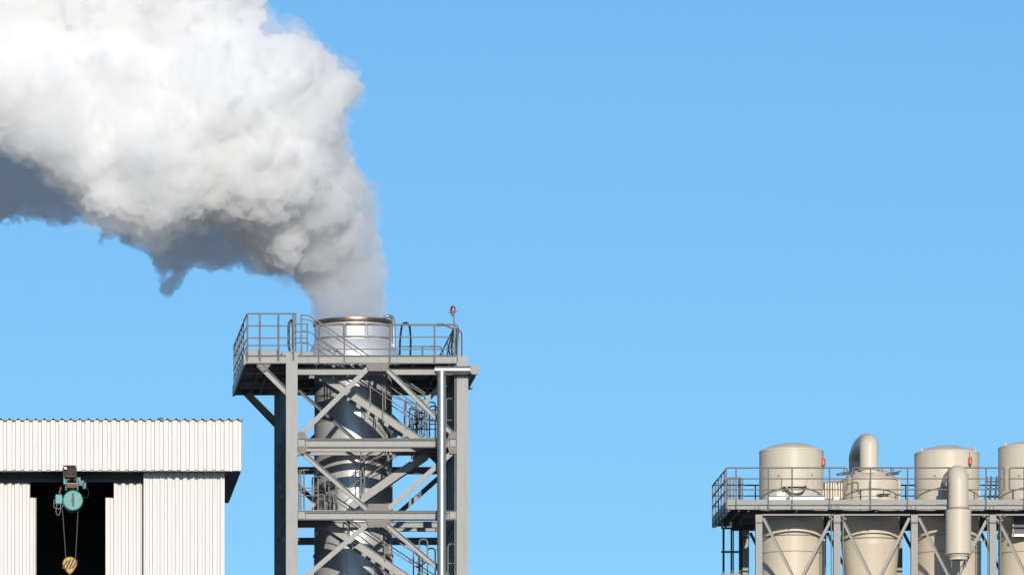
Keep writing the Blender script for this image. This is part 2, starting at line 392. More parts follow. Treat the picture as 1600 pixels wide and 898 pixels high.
# gusset plates
def gusset(pts, dy, m='gusset'):
    MB().quad_loops([[Q(u, v, dy) for u, v in pts], [Q(u, v, dy + .02) for u, v in pts]]).build('gusset', M[m], T)
for v0 in (561.5, 804.5):
    for dy in (-.03, TD - .15):
        gusset([(571, v0 + 6), (609, v0 + 6), (604, v0 + 18), (576, v0 + 18)], dy)
        if v0 > 700: gusset([(571, v0 - 6), (609, v0 - 6), (604, v0 - 18), (576, v0 - 18)], dy)
for v0 in (691.5, 804.5 + 115):
    for u, s_ in ((466, 1), (713, -1)):
        gusset([(u, v0 - 6), (u + s_ * 14, v0 - 6), (u + s_ * 10, v0 - 17), (u, v0 - 17)], -.03)
        gusset([(u, v0 + 6), (u + s_ * 14, v0 + 6), (u + s_ * 10, v0 + 17), (u, v0 + 17)], -.03)

# --- top deck
ZD = zl(556)                                              # deck top
DX0, DX1, DD = Q(384, 0).x, Q(713, 0).x, 9.0
STX, STY, STR = P(552, 0, 4.5).x, Y0 + 4.5, 61 * (Y0 + 4.5) / F
def deck_beam(p, q, **k): return beam(p, q, **k)
for xq0, xq1 in ((DX0, XL - .203), (XL + .203, XR - .203)):
    MB().bar((xq0, Y0 + .10, zl(561.8)), (xq1, Y0 + .10, zl(561.8)), .12, .225).build('edge_beam', M['steel'], T)
    MB().box(((xq0 + xq1) / 2, Y0 + .085, ZD + .012), xq1 - xq0, .17, .04).build('dark_top_strip', M['dark'], T)  # dark strip along the top of the deck edge beam
    MB().box(((xq0 + xq1) / 2, Y0 + .085, zl(567.2)), xq1 - xq0, .17, .03).build('dark_bottom_strip', M['dark'], T)  # dark strip along the bottom of the deck edge beam
MB().bar((XL + .21, Y0 + .50, zl(577.5)), (XR - .21, Y0 + .50, zl(577.5)), .10, .22).build('lower_beam', M['steel'], T)
MB().bar((XL + .21, Y0 + .47, zl(572)), (XR - .21, Y0 + .47, zl(572)), .2, .02).build('lower_flange', M['dark'], T)
MB().channel((DX0 + .0, Y0 + DD, zl(561.5)), (DX1, Y0 + DD, zl(561.5)), .12, .245, .02).build('edge_beam', M['steel'], T)
MB().bar((DX0 - .04, Y0 - .02, zl(561.5)), (DX0 - .04, Y0 + DD - .07, zl(561.5)), .06, .36).build('edge_beam', M['steel'], T)
MB().bar((DX1 - .06, Y0 - .02, zl(562)), (DX1 - .06, Y0 + DD - .07, zl(562)), .12, .22).build('edge_beam', M['steel'], T)
for u in (395, 401, 436, 440, 470, 592, 609):
    p = Q(u, 561.5, .035); MB().box((p.x, p.y, p.z), .03, .02, .21).build('stiffener', M['galv'], T)
for dy in (2.7, 6.9):
    beam((DX0 + .1, Y0 + dy, zl(562)), (DX1 - .2, Y0 + dy, zl(562)), .25, .18)
for u in (384 + 26, 425, 505, 600, 650, 690):
    x = Q(u, 0).x
    for y0, y1 in ((.2, 2.55), (2.85, 6.7), (7.05, DD - .1)):
        if y0 == 2.85 and abs(x - STX) < STR + .15: continue
        MB().bar((x, Y0 + y0, zl(562)), (x, Y0 + y1, zl(562)), .10, .18).build('joist', M['dark'], T)
# deck plates with a hole for the stack and for the stair
def plate(x0, x1, y0, y1, z=None, m='grating', th=.03, name='deck_plate'):
    return MB().box(((x0 + x1) / 2, Y0 + (y0 + y1) / 2, (z if z is not None else ZD - .025)), x1 - x0 - .006, y1 - y0 - .006, th).build(name, M[m], T)
sl, sr = STX - STR - .12, STX + STR + .12
plate(DX0, sl, .18, 2.4); plate(DX0, sl, 2.4, 5.7); plate(DX0, sl, 5.7, DD); plate(sr, DX1 - .13, .18, 3.0); plate(sr, DX1 - .13, 3.0, 6); plate(sr, DX1 - .13, 6, DD)
plate(sl, sr, 6.0, DD); plate(sl + 1.3, sr, .18, 1.2); plate(sl + 1.3, sr, 2.2, 2.95); plate(sl, sl + 1.29, 2.2, 2.95)
# raised step plates at the left
for u0, u1, v0 in ((386, 437, 545.5), (441, 490, 548.5)):
    a, b = Q(u0, v0), Q(u1, v0)
    MB().box(((a.x + b.x) / 2, Y0 + 1.0, (a.z + ZD) / 2 + .012), b.x - a.x, 1.7, a.z - ZD - .024).build('raised_step', M['galv'], T, .008)
# cantilever brackets
for dy in (.10, TD):
    brace(Q(404, 568, dy), Q(449, 613, dy), 0, .2, .12)
gusset([(400, 567), (424, 567), (416, 579), (410, 579)], .04)
brace(P(378, 608, DD - .4), P(432, 664, TD), 0, .2, .12, 'dark')
# secondary knee braces under the deck
brace(P(440, 586, 1.6), P(566, 697, 1.75), 0, .11, .08, 'dark')  # shadow falling on this brace is put into its dark colour
brace(P(700, 588, 1.2), P(655, 640, 1.2), 0, .16, .08)

# --- railings
def tube(parent, name, pts, r=.024, m='rail', n=8, rnd_=0):
    return MB().tube(rounded(pts, rnd_) if rnd_ else pts, r, n).build(name, M[m], parent)
def post(parent, p, ztop, r=.03, m='rail', name='handrail_post'):
    return MB().tube([(p[0], p[1], p[2]), (p[0], p[1], ztop)], r, 8).build(name, M[m], parent)
zr = [zl(v) for v in (489.5, 508.5, 527.5, 539)]
yb = Y0 + DD - .1
for k, z in enumerate(zr):
    tube(T, 'handrail', [Q(461, 0, .05).xy.to_3d() + Vector((0, 0, z)), (DX0 + .05, Y0 + .05, z), (DX0 - .02, yb, z)], .026 if k == 0 else .018, rnd_=.10 if k == 0 else 0)
for u in (386.5, 406, 435, 458.5):
    post(T, (Q(u, 0).x, Y0 + .0, ZD - .15), zr[0], .034 if u > 390 else .03)
for k in range(1, 7):
    y = Y0 + k * DD / 6.1
    post(T, (DX0 - .01, y, ZD - .3), zr[0], .024)
zf = [zl(v) for v in (507, 526, 545)]
for k, z in enumerate(zf):
    x0, x1 = Q(498, 0).x, DX1 - .02
    tube(T, 'handrail', [(x0, Y0 + .04, z), (x1, Y0 + .04, z), (x1, yb, z)], .026 if k == 0 else .016)
    tube(T, 'handrail', [(DX0, yb, z + .1), (x1, yb, z)], .02, 'dark') if k != 1 else None
for u in (498, 538, 609, 679, 714.5):
    post(T, (Q(u, 0).x, Y0 + .005, ZD - .2), zf[0], .022 if u not in (679, 609) else .03)
for k in range(1, 5):
    post(T, (DX1 - .02, Y0 + k * DD / 4.1, ZD), zf[0], .022)
for u in (420, 640, 690):
    post(T, (P(u, 0, DD).x, yb, ZD), zf[0], .02)
# inner rail near the hose
tube(T, 'inner_rail', [P(623, 541, .6), P(690, 541, .6), P(690, 556, .6)], .022, rnd_=.1)
post(T, P(660, 562, .6), P(0, 540, .6).z, .035)
# gate at the stair head
tube(T, 'gate_frame', [P(453, 548, .5), P(451, 540, .5), P(451, 506, .5), P(455, 499, .5), P(458, 505, .5), P(458, 545, .5)], .045, 'dark', rnd_=.1)
post(T, P(471, 556, .1), P(0, 491, .1).z, .032, 'galv'); post(T, P(480, 556, .8), P(0, 506, .8).z, .022); post(T, P(462, 556, .6), P(0, 489, .6).z, .024)
for v in (506, 518, 528, 535):
    tube(T, 'gate_bar', [P(458, v, .5), P(482, v, .5)], .016)

# --- stairs: flights between landings
def flight(u0, v0, u1, v1, dy0, dy1, rails, name='stair_flight', rail_from=None):
    """stringer top edges run from (u0,v0) to (u1,v1) at dy0 (front) and dy1 (rear)"""
    a, b = P(u0, v0, dy0), P(u1, v1, dy0)
    off = Vector((0, dy1 - dy0, 0)); d = (b - a).normalized(); nrm = Vector((d.z, 0, -d.x))
    if nrm.z > 0: nrm = -nrm
    hw = .135
    for o in (Vector((0, 0, 0)), off):
        MB().channel(a + nrm * hw + o, b + nrm * hw + o, .07, hw * 2, .014).build('stringer', M['steel'], T)
    n = max(3, int(abs(b.z - a.z) / .21))
    for k in range(n):
        c = a.lerp(b, (k + .5) / n) + off / 2 + nrm * .12
        MB().box(c, .20, dy1 - dy0 - .09, .03).build('tread', M['galv'], T)
    for (h, s0, s1, r) in rails:
        for o in (Vector((0, 0, 0)), off):
            p, q = a.lerp(b, s0) + Vector((0, 0, h)) + o, a.lerp(b, s1) + Vector((0, 0, h)) + o
            tube(T, 'stair_rail', [p, q], r, 'galv')
    hmax = max(r[0] for r in rails)
    for k in (.18, .5, .82):
        for o in (Vector((0, 0, 0)), off):
            c = a.lerp(b, k) + o; post(T, c + nrm * .1, c.z + hmax, .022, 'galv', 'stair_post')
flight(494, 573, 668, 688, 1.15, 2.05, [(1.0, .0, 1, .022), (.55, .05, 1, .018)])
# upper handrails of flight 1 that reach above the deck
for dv, dy in ((0, 1.15), (6.5, 1.15), (25, 2.05), (44, 2.05)):
    tube(T, 'stair_rail', [P(470, 492 + dv, dy), P(481.5, 492 + dv, dy), P(600, 571 + dv, dy), P(664, 614 + dv * .5, dy)], .024 if dv == 0 else .019, 'galv' if dv < 20 else 'rail', rnd_=.12)
flight(665, 703, 545, 786, 2.0, 2.85, [(1.25, -.05, .9, .022), (.95, 0, .95, .018), (.55, 0, 1, .016)])
flight(517, 816, 690, 930, 1.0, 1.85, [(1.0, .05, 1, .022), (.55, .05, 1, .018)])
flight(665, 934, 545, 1010, 1.75, 2.55, [(1.0, .05, 1, .022), (.55, .05, 1, .018)])
# landings
def landing(u0, u1, v, dy0, dy1):
    a, b = P(u0, v, dy0), P(u1, v, dy0)
    MB().box(((a.x + b.x) / 2, Y0 + (dy0 + dy1) / 2, zl(v) + .10), b.x - a.x, dy1 - dy0, .035).build('landing', M['grating'], T)
    MB().box(((a.x + b.x) / 2, Y0 + dy0 + .01, zl(v) + .17), b.x - a.x, .02, .14).build('toe_plate', M['galv'], T)
    for dy in (dy0, dy1):
        MB().bar((a.x, Y0 + dy, zl(v) + .0), (b.x, Y0 + dy, zl(v) + .0), .07, .16).build('landing_bearer', M['galv'], T)
landing(655, 710, 691.5, .5, 3.8); landing(467, 524, 804.5, .5, 3.0); landing(660, 712, 919.5, .5, 2.8)
def gate(u0, u1, v0, v1, dy, bars=2, m='rail', r=.024, mid=True):
    p = [P(u0, v1, dy), P(u0, v0, dy), P(u1, v0, dy), P(u1, v1, dy)]
    tube(T, 'guard_loop', p, r, m, rnd_=.12)
    if mid: tube(T, 'guard_bar', [P(u0, (v0 + v1) / 2, dy), P(u1, (v0 + v1) / 2, dy)], r * .8, m)
gate(667, 680, 628, 686, 1.2); gate(655, 664, 618, 672, 1.9); gate(671, 683, 634, 690, 2.4); gate(697.5, 707, 622, 690, .6)
gate(640, 652, 636, 690, 2.7, m='dark'); gate(650, 659, 628, 680, 2.8, m='galv')
gate(467, 475, 734, 800, .6); gate(470, 497, 733.5, 800, .6, m='galv'); gate(488, 507, 744, 800, 1.3, m='galv'); gate(508, 525, 742, 800, 1.6, m='galv'); gate(514, 527, 750, 802, 2.2, m='galv')
gate(700, 711, 849, 910, .6, m='galv'); gate(655, 668, 842, 905, 1.2, m='galv'); gate(668, 680, 856, 905, 1.8); gate(646, 660, 860, 908, 2.6, m='galv')
for v in (762, 774): tube(T, 'guard_bar', [P(466, v, .6), P(497, v, .6)], .018, 'galv')
for v in (752, 766, 780): tube(T, 'guard_bar', [P(498, v, 1.3), P(526, v + 6, 2.6)], .018, 'galv')
for v in (640, 655, 670): tube(T, 'guard_bar', [P(640, v, 2.7), P(684, v, 2.7)], .018, 'dark')
# conduits and fittings in the stair well
for u, v0, v1, dy in ((560, 573, 590, .9), (602, 573, 640, 1.0), (598, 590, 660, 1.1), (564, 697, 775, 1.8), (606, 697, 740, 1.9), (622, 567, 600, 1.3), (634, 567, 595, 1.3)):
    tube(T, 'hanger', [P(u, v0, dy), P(u, v1, dy)], .022, 'galv')
for k in range(26):
    u, v, dy = rnd.choice([(648, 650), (655, 660), (516, 780), (512, 760), (650, 870), (660, 862)]) + (rnd.uniform(1.2, 3),)
    p = P(u + rnd.uniform(-10, 10), v + rnd.uniform(-16, 16), dy)
    a = rnd.choice([Vector((.16, 0, .1)), Vector((.02, .1, .25)), Vector((.12, .05, -.12))]) * rnd.uniform(.5, 1.2)
    MB().tube([p - a, p + a], rnd.uniform(.012, .03), 6).build('pipe_fitting', M[rnd.choice(['galv', 'galv', 'rail', 'dark'])], T)
for u, v in ((618, 670), (617, 678)):
    q = P(u, v, 1.9); MB().box(q, .18, .2, .14).build('junction_box', M['galv'], T, .01)
q = P(487, 789, 1.0); MB().tube([q, q + Vector((.08, .2, .03))], .1, 12).build('lamp_head', M['bright'], T)
q = P(633, 704, 2.5); MB().tube([q + Vector((0, -.1, 0)), q + Vector((0, .1, 0))], .11, 12).build('lamp_head', M['rust'], T)

# ------------------------------------------------------------------ chimney stack
def chimney():
    ct = P(552, 503, 4.5); zt = ct.z
    c = thing('chimney_stack', 'stainless steel chimney with brown heat tinted rim inside the lattice tower', 'chimney', (STX, STY, 0))
    base = Vector((STX, STY, 0))
    seams = [zt - .14, ZD + .05] + [P(0, v, 1.7).z for v in (655, 726, 800, 862, 925)]
    zprev = zt - .14
    cuts = [zt - .14, ZD - .05] + [P(0, v, 4.5).z for v in (660, 737, 810, 868, 930)] + [20, 0.0]
    for i, (a, b) in enumerate(zip(cuts, cuts[1:])):
        r = STR * (1.0 if i != 1 else .985) + (.012 if i % 2 else 0)
        MB().lathe(base, [(r, b + .02), (r, a - .02)], 72, cap=False).build('shell_section', M['stain'], c, sharp=40)
        if i: MB().lathe(base, [(r - .02, a - .035), (r + .035, a - .03), (r + .035, a + .03), (r - .02, a + .035)], 72, cap=False).build('flange_ring', M['stain'], c)
    MB().lathe(base, [(STR - .06, zt - .6), (STR - .06, zt), (STR + .05, zt), (STR + .06, zt - .07), (STR + .035, zt - .15), (STR, zt - .16)], 72, cap=False).build('rim', M['rim'], c)
    MB().lathe(base, [(STR - .07, 5), (STR - .07, zt - .05)], 48, cap=False).build('liner', M['dark'], c)
    MB().lathe(base, [(STR + .30, ZD + .0), (STR + .27, ZD + .5), (STR + .14, ZD + .78), (STR + .03, ZD + 1.0), (STR + .01, ZD + 1.02)], 72, cap=False).build('weather_skirt', M['stain'], c)
    # access door frame and vertical seams above deck
    def on(u_ang, z, r=STR + .012): return base + Vector((r * math.sin(R(u_ang)), -r * math.cos(R(u_ang)), z))
    for (a0, a1) in ((18, 62), (-14, 14), (-60, -18)):
        z0, z1 = ZD + 1.1, zt - .22
        pts = [on(a0, z1)] + [on(a0 + (a1 - a0) * k / 8, z1) for k in range(1, 8)] + [on(a1, z1), on(a1, z0)] + [on(a1 + (a0 - a1) * k / 8, z0) for k in range(1, 8)] + [on(a0, z0), on(a0, z1)]
        MB().tube(pts, .018, 6).build('panel_bead', M['rail'], c)
    MB().tube([on(15.5, ZD + .9, STR + .02), on(15.5, zt - .16, STR + .02)], .06, 8).build('vertical_strap', M['stain'], c)
    for i in range(1, 6):
        for ang in (-38, 24, 46):
            MB().tube([on(ang + i * 5, cuts[i] - .05), on(ang + i * 5, cuts[i + 1] + .05)], .014, 6).build('sheet_seam', M['stain'], c)
    # pipe elbow over the rim at the right
    MB().tube(rounded([on(65, zt + .02, STR - .3), on(65, zt + .16, STR - .1), on(72, zt + .12, STR + .06), on(74, zt - .25, STR + .09), on(74, ZD + .3, STR + .1), on(70, ZD + .02, STR + .35)], .1), .06, 10).build('sampling_pipe', M['pipe'], c)
chimney()

# ------------------------------------------------------------------ drain pipe, beacon, hose on the tower
def drain():
    d = -.30; rp = 7 * S
    top = P(690, 578, d)
    t = thing('drain_pipe', 'shiny stainless pipe running down the right front of the lattice tower', 'pipe', (top.x, top.y, 0))
    zc = [top.z - .02]
    MB().tube([(top.x, top.y, 0), (top.x, top.y, top.z)], rp, 20).build('downpipe', M['pipe'], t)
    a, b = P(679, 578, d), P(741, 578, d)
    MB().tube([a, b], 6.2 * S, 20).build('header', M['pipe'], t)
    MB().tube([Vector((b.x, b.y - .14, b.z)), Vector((b.x, b.y + 3.8, b.z))], 7 * S, 20).build('return_pipe', M['pipe'], t)
    MB().tube([Vector((b.x, b.y - .165, b.z)), Vector((b.x, b.y - .13, b.z))], 7.6 * S, 24).build('end_cap', M['galv'], t)
    for v in (584, 691, 745, 804, 858):
        q = P(690, v, d); MB().tube([q - Vector((0, 0, .03)), q + Vector((0, 0, .03))], rp + .014, 20).build('pipe_clamp', M['pipe'], t)
    for v in (691.5, 804.5):
        q = P(690, v, d); MB().box((q.x, (q.y + Y0) / 2 + .0, q.z), .06, .30, .10).build('clamp_arm', M['galv'], t)
    MB().box((b.x, b.y + 1.9, b.z - .19), .1, 3.4, .06).build('support_arm', M['dark'], t)
    MB().box((XR + .3, b.y + 3.2, b.z - .24), .5, .08, .06).build('support_arm', M['dark'], t)
drain()
def beacon():
    p = P(707.5, 556, -.02)
    t = thing('warning_beacon', 'red aircraft warning lamp on a thin pole at the platform corner', 'warning light', p)
    k = P(707.5, 484, -.02)
    MB().tube([P(710.5, 556, -.02), P(710, 506, -.02), P(708.6, 494, -.02)], .028, 8).build('pole', M['galv'], t)
    MB().lathe(k, [(.02, -.24), (.05, -.20), (.085, -.09), (.11, -.08), (.11, -.05), (.02, -.05)], 16).build('socket', M['galv'], t)
    MB().lathe(k, [(.02, -.05), (.085, -.045), (.09, .05), (.07, .10), (.03, .125), (.005, .13)], 16).build('lens', M['red'], t)
    for a in range(4):
        an = a * math.pi / 2 + .4; cs, sn = math.cos(an), math.sin(an)
        MB().tube([k + Vector((.105 * cs, .105 * sn, -.07)), k + Vector((.105 * cs, .105 * sn, .07)), k + Vector((.05 * cs, .05 * sn, .14)), k + Vector((0, 0, .15))], .008, 5).build('guard_wire', M['rail'], t)
    MB().tube([P(698, 487 + 1.5, -.02) if False else k + Vector((-.15, 0, -.07)), k + Vector((.16, 0, -.07))], .012, 5).build('bracket', M['rail'], t)
    MB().tube(rounded([P(686, 505, .0), P(694, 507, .0), P(704, 512, .0), P(712, 514, .0), P(721, 518, .0), P(721.5, 525, .0), P(721.5, 556, .0)], .1), .024, 8).build('conduit', M['rust'], t)
    q = P(687, 507, 0); MB().box(q, .14, .1, .10).build('cable_box', M['dark'], t)
    for kk, (u0, u1) in enumerate(((703, 709), (706, 710), (712, 714), (714, 716))):
        MB().tube(rounded([P(u1, 512, .05), P(u0 + 1, 530, .02 + kk * .03), P(u0 - 3 if kk < 1 else u0, 545, .05), P(u0, 554, .05)], .2), .03, 7).build('cable', M['black'], t)
beacon()
hose = MB().tube(rounded([P(624.5, 558, .4), P(625, 530, .4), P(628, 507, .4), P(634, 503, .4), P(640, 508, .4), P(642, 530, .4), P(641, 558, .4)], .25), .035, 8).build('hose', M['black'])
tag(hose, 'black rubber hose looped upright on the tower platform beside the chimney', 'hose')

# ------------------------------------------------------------------ silo platform (right)
SD = 5.3
plat = thing('silo_platform', 'grey steel walkway platform on legs with handrails around the cream silos', 'platform', (Q(1186, 0).x, Y0, 0))
PX0, PX1 = Q(1137, 0).x, Q(1760, 0).x
ZP = Q(0, 780).z
def pbar(name, p, q, wd, ht, m='steel'): return MB().bar(p, q, wd, ht).build(name, M[m], plat)
pbar('kick_plate', (PX0, Y0 - .0, Q(0, 783.6).z), (PX1, Y0 - .0, Q(0, 783.6).z), .016, 7.2 * S, 'galv')
MB().channel((PX0, Y0 + .03, Q(0, 791.5).z), (PX1, Y0 + .03, Q(0, 791.5).z), .09, 7.4 * S, .015).build('edge_beam', M['steel'], plat)
MB().ibeam((PX0 + .6, Y0 + 1.0, Q(0, 797).z), (PX1, Y0 + 1.0, Q(0, 797).z), .14, .2).build('main_beam', M['dark'], plat)
MB().ibeam((PX0 + .6, Y0 + 4.8, Q(0, 799).z - .02), (PX1, Y0 + 4.8, Q(0, 799).z - .02), .14, .22).build('main_beam', M['dark'], plat)
pbar('kick_plate', (PX0 - .01, Y0, Q(0, 786).z), (PX0 - .01, Y0 + SD, Q(0, 786).z), .016, 12 * S, 'galv')
pbar('edge_beam', (PX0 + .05, Y0 + .08, Q(0, 793).z), (PX0 + .05, Y0 + SD, Q(0, 793).z), .08, 9 * S, 'steel')
pbar('edge_beam', (PX0, Y0 + SD, Q(0, 791).z), (PX1, Y0 + SD, Q(0, 791).z), .08, 9 * S, 'steel')
for u in (1141, 1180, 1186, 1300, 1307, 1311, 1424, 1431, 1547, 1553):
    p = Q(u, 791.5, -.02); MB().box((p.x, p.y, p.z), .018, .02, 7.6 * S).build('stiffener', M['rail'], plat)
silo_c = {}
for key, u, hw in (('a', 1236.5, 50), ('b', 1360, 45.5), ('c', 1479.5, 50.5), ('d', 1611, 51)):
    silo_c[key] = (P(u, 0, 2.65).x, hw * (Y0 + 2.65) / F)
# deck plates between vessels
xs = [PX0 + .1]
for key in 'abcd':
    x, r = silo_c[key]; xs += [x - r - .06, x + r + .06]
xs.append(PX1)
zdk = Q(0, 788).z
for i in range(0, len(xs), 2):
    MB().box(((xs[i] + xs[i + 1]) / 2, Y0 + SD / 2, zdk), xs[i + 1] - xs[i], SD - .16, .03).build('deck_plate', M['grating'], plat)
for i in range(1, len(xs) - 1, 2):
    MB().box(((xs[i] + xs[i + 1]) / 2, Y0 + .78, zdk), xs[i + 1] - xs[i] - .01, 1.4, .03).build('deck_plate', M['grating'], plat)
    MB().box(((xs[i] + xs[i + 1]) / 2, Y0 + SD - .75, zdk), xs[i + 1] - xs[i] - .01, 1.3, .03).build('deck_plate', M['grating'], plat)
    for k in (.3, .9):
        pass
for u in (1155, 1170, 1245, 1370, 1490):
    x = Q(u, 0).x
    pbar('joist', (x, Y0 + .08, Q(0, 795).z), (x, Y0 + (1.4 if u > 1175 else SD - .1), Q(0, 795).z), .06, .13, 'dark')
# legs, heads, braces
cols = [1186, 1308, 1429, 1551.5, 1673]
for u in cols:
    x = Q(u, 0).x
    for dy in (.12, 4.8):
        m = 'steel' if dy < 1 else 'steel'
        MB().section((x, Y0 + dy, 0), (x, Y0 + dy, Q(0, 816.5).z), [(-.115, -.115), (.115, -.115), (.115, -.10), (.007, -.10), (.007, .10), (.115, .10), (.115, .115), (-.115, .115), (-.115, .10), (-.007, .10), (-.007, -.10), (-.115, -.10)], up=Vector((0, -1, 0))).build('leg', M['galv'], plat)
        MB().box((x, Y0 + dy, Q(0, 809.3).z), .245, .245, 12.6 * S).build('leg_head', M['galv'], plat, .008)
        MB().box((x, Y0 + dy, Q(0, 816.4).z), .26, .26, .03).build('joint_plate', M['rust'], plat)
for a, b in zip(cols, cols[1:]):
    um = (a + b) / 2
    for dy in (.14, 4.8):
        MB().channel(Q(a + 7.5, 808, dy), Q(um - 4, 905, dy), .06, .10, .012).build('brace', M['galv'], plat)
        MB().channel(Q(b - 7.5, 808, dy), Q(um + 4, 905, dy), .06, .10, .012).build('brace', M['galv'], plat)
        MB().box(Q(um, 905, dy), .3, .03, .25).build('gusset', M['galv'], plat)
        MB().bar(Q(a + 6, 803, dy), Q(b - 6, 803, dy), .05, .05).build('tie', M['galv'], plat)
        MB().bar(Q(a + 5, 935, dy), Q(b - 5, 935, dy), .08, .16).build('tie', M['galv'], plat)
for u in (1299, 1317.5, 1543.5, 1563.5):
    tube(plat, 'conduit', [P(u, 806, .0), P(u, 1100, .0)], .022, 'galv')
for u, v in ((1297, 807), (1301, 804), (1316, 806), (1320, 810), (1537, 806), (1543, 809), (1562, 806), (1569, 805), (1565, 812)):
    MB().box(P(u, v, .02), .09, .08, .07, .4).build('cable_clip', M['galv'], plat)
tube(plat, 'side_conduit', [P(1134, 826, 3.3), P(1127, 822, 3.3)], .02)
# handrails
zh = [Q(0, v).z for v in (730.5, 747.5, 764.5)]
def rail_run(u0, u1, y=0.0, ends=(False, False), m='rail'):
    xa_, xb_ = Q(u0, 0).x, Q(u1, 0).x
    tube(plat, 'handrail', ([(xa_, Y0 + y, zh[2])] if ends[0] else []) + [(xa_, Y0 + y, zh[0]), (xb_, Y0 + y, zh[0])] + ([(xb_, Y0 + y, zh[2])] if ends[1] else []), .026, m, rnd_=.09)
    for z in zh[1:]: tube(plat, 'handrail', [(xa_, Y0 + y, z), (xb_, Y0 + y, z)], .021, m)
rail_run(1135, 1323.5, -.03, (False, True)); rail_run(1332, 1569, -.03, (True, True)); rail_run(1577, 1770, -.03, (True, False))
rail_run(1137, 1770, SD - .05, m='dark')
for z in zh: tube(plat, 'handrail', [(PX0 - .02, Y0 - .03, z), (PX0 - .02, Y0 + SD, z)], .024)
for u in (1134.5, 1150, 1200.5, 1237.5, 1296, 1360, 1418, 1482, 1540.5, 1600):
    post(plat, (Q(u, 0).x, Y0 - .03, Q(0, 795).z), zh[0], .026)
for k in range(1, 6):
    post(plat, (PX0 - .02, Y0 + SD * k / 5, Q(0, 798).z), zh[0], .026)
for u in (1180, 1300, 1415, 1540): post(plat, (P(u, 0, SD).x, Y0 + SD - .05, zdk), zh[0], .024, 'dark')
# gate frame and valves near the left corner
tube(plat, 'gate_frame', [P(1137, 782, 1.3), P(1137, 746, 1.3), P(1160, 746, 1.3), P(1160, 782, 1.3)], .03, 'galv', rnd_=.08)
for u in (1141, 1146): tube(plat, 'gate_bar', [P(u, 782, 1.35), P(u, 748, 1.35)], .03, 'galv')
tube(plat, 'gate_bar', [P(1155.5, 782, 1.35), P(1155.5, 748, 1.35)], .045, 'dark')
# access ladder cage below the deck at the back left corner
lad = thing('access_ladder', 'dark steel access ladder frame hanging below the left end of silo platform', 'ladder', (P(1143, 0, 4.9).x, Y0 + 4.9, 0))
for u, r in ((1130.5, .04), (1143, .035), (1146, .02), (1157, .06)):
    MB().tube([P(u, 824, 4.9), Vector((P(u, 0, 4.9).x, Y0 + 4.9, 0))], r, 8).build('stile', M['dark'], lad)
for v in [861.5 + 37 * k for k in range(-1, 5)]:
    MB().bar(P(1127, v, 4.9), P(1158, v, 4.9), .05, .07).build('rung', M['dark'], lad)
for v in (897,):
    MB().box(P(1143, v, 3.0), .7, .3, .05).build('rest_platform', M['galv'], lad)
for k in range(3):
    p = P(1142 + (-13, 0, 16)[k], 818, 2.6); MB().box(p, (.05, .07, .05)[k], .06, (.08, .12, .08)[k]).build('clip', M['galv' if k != 1 else 'bright'], lad)

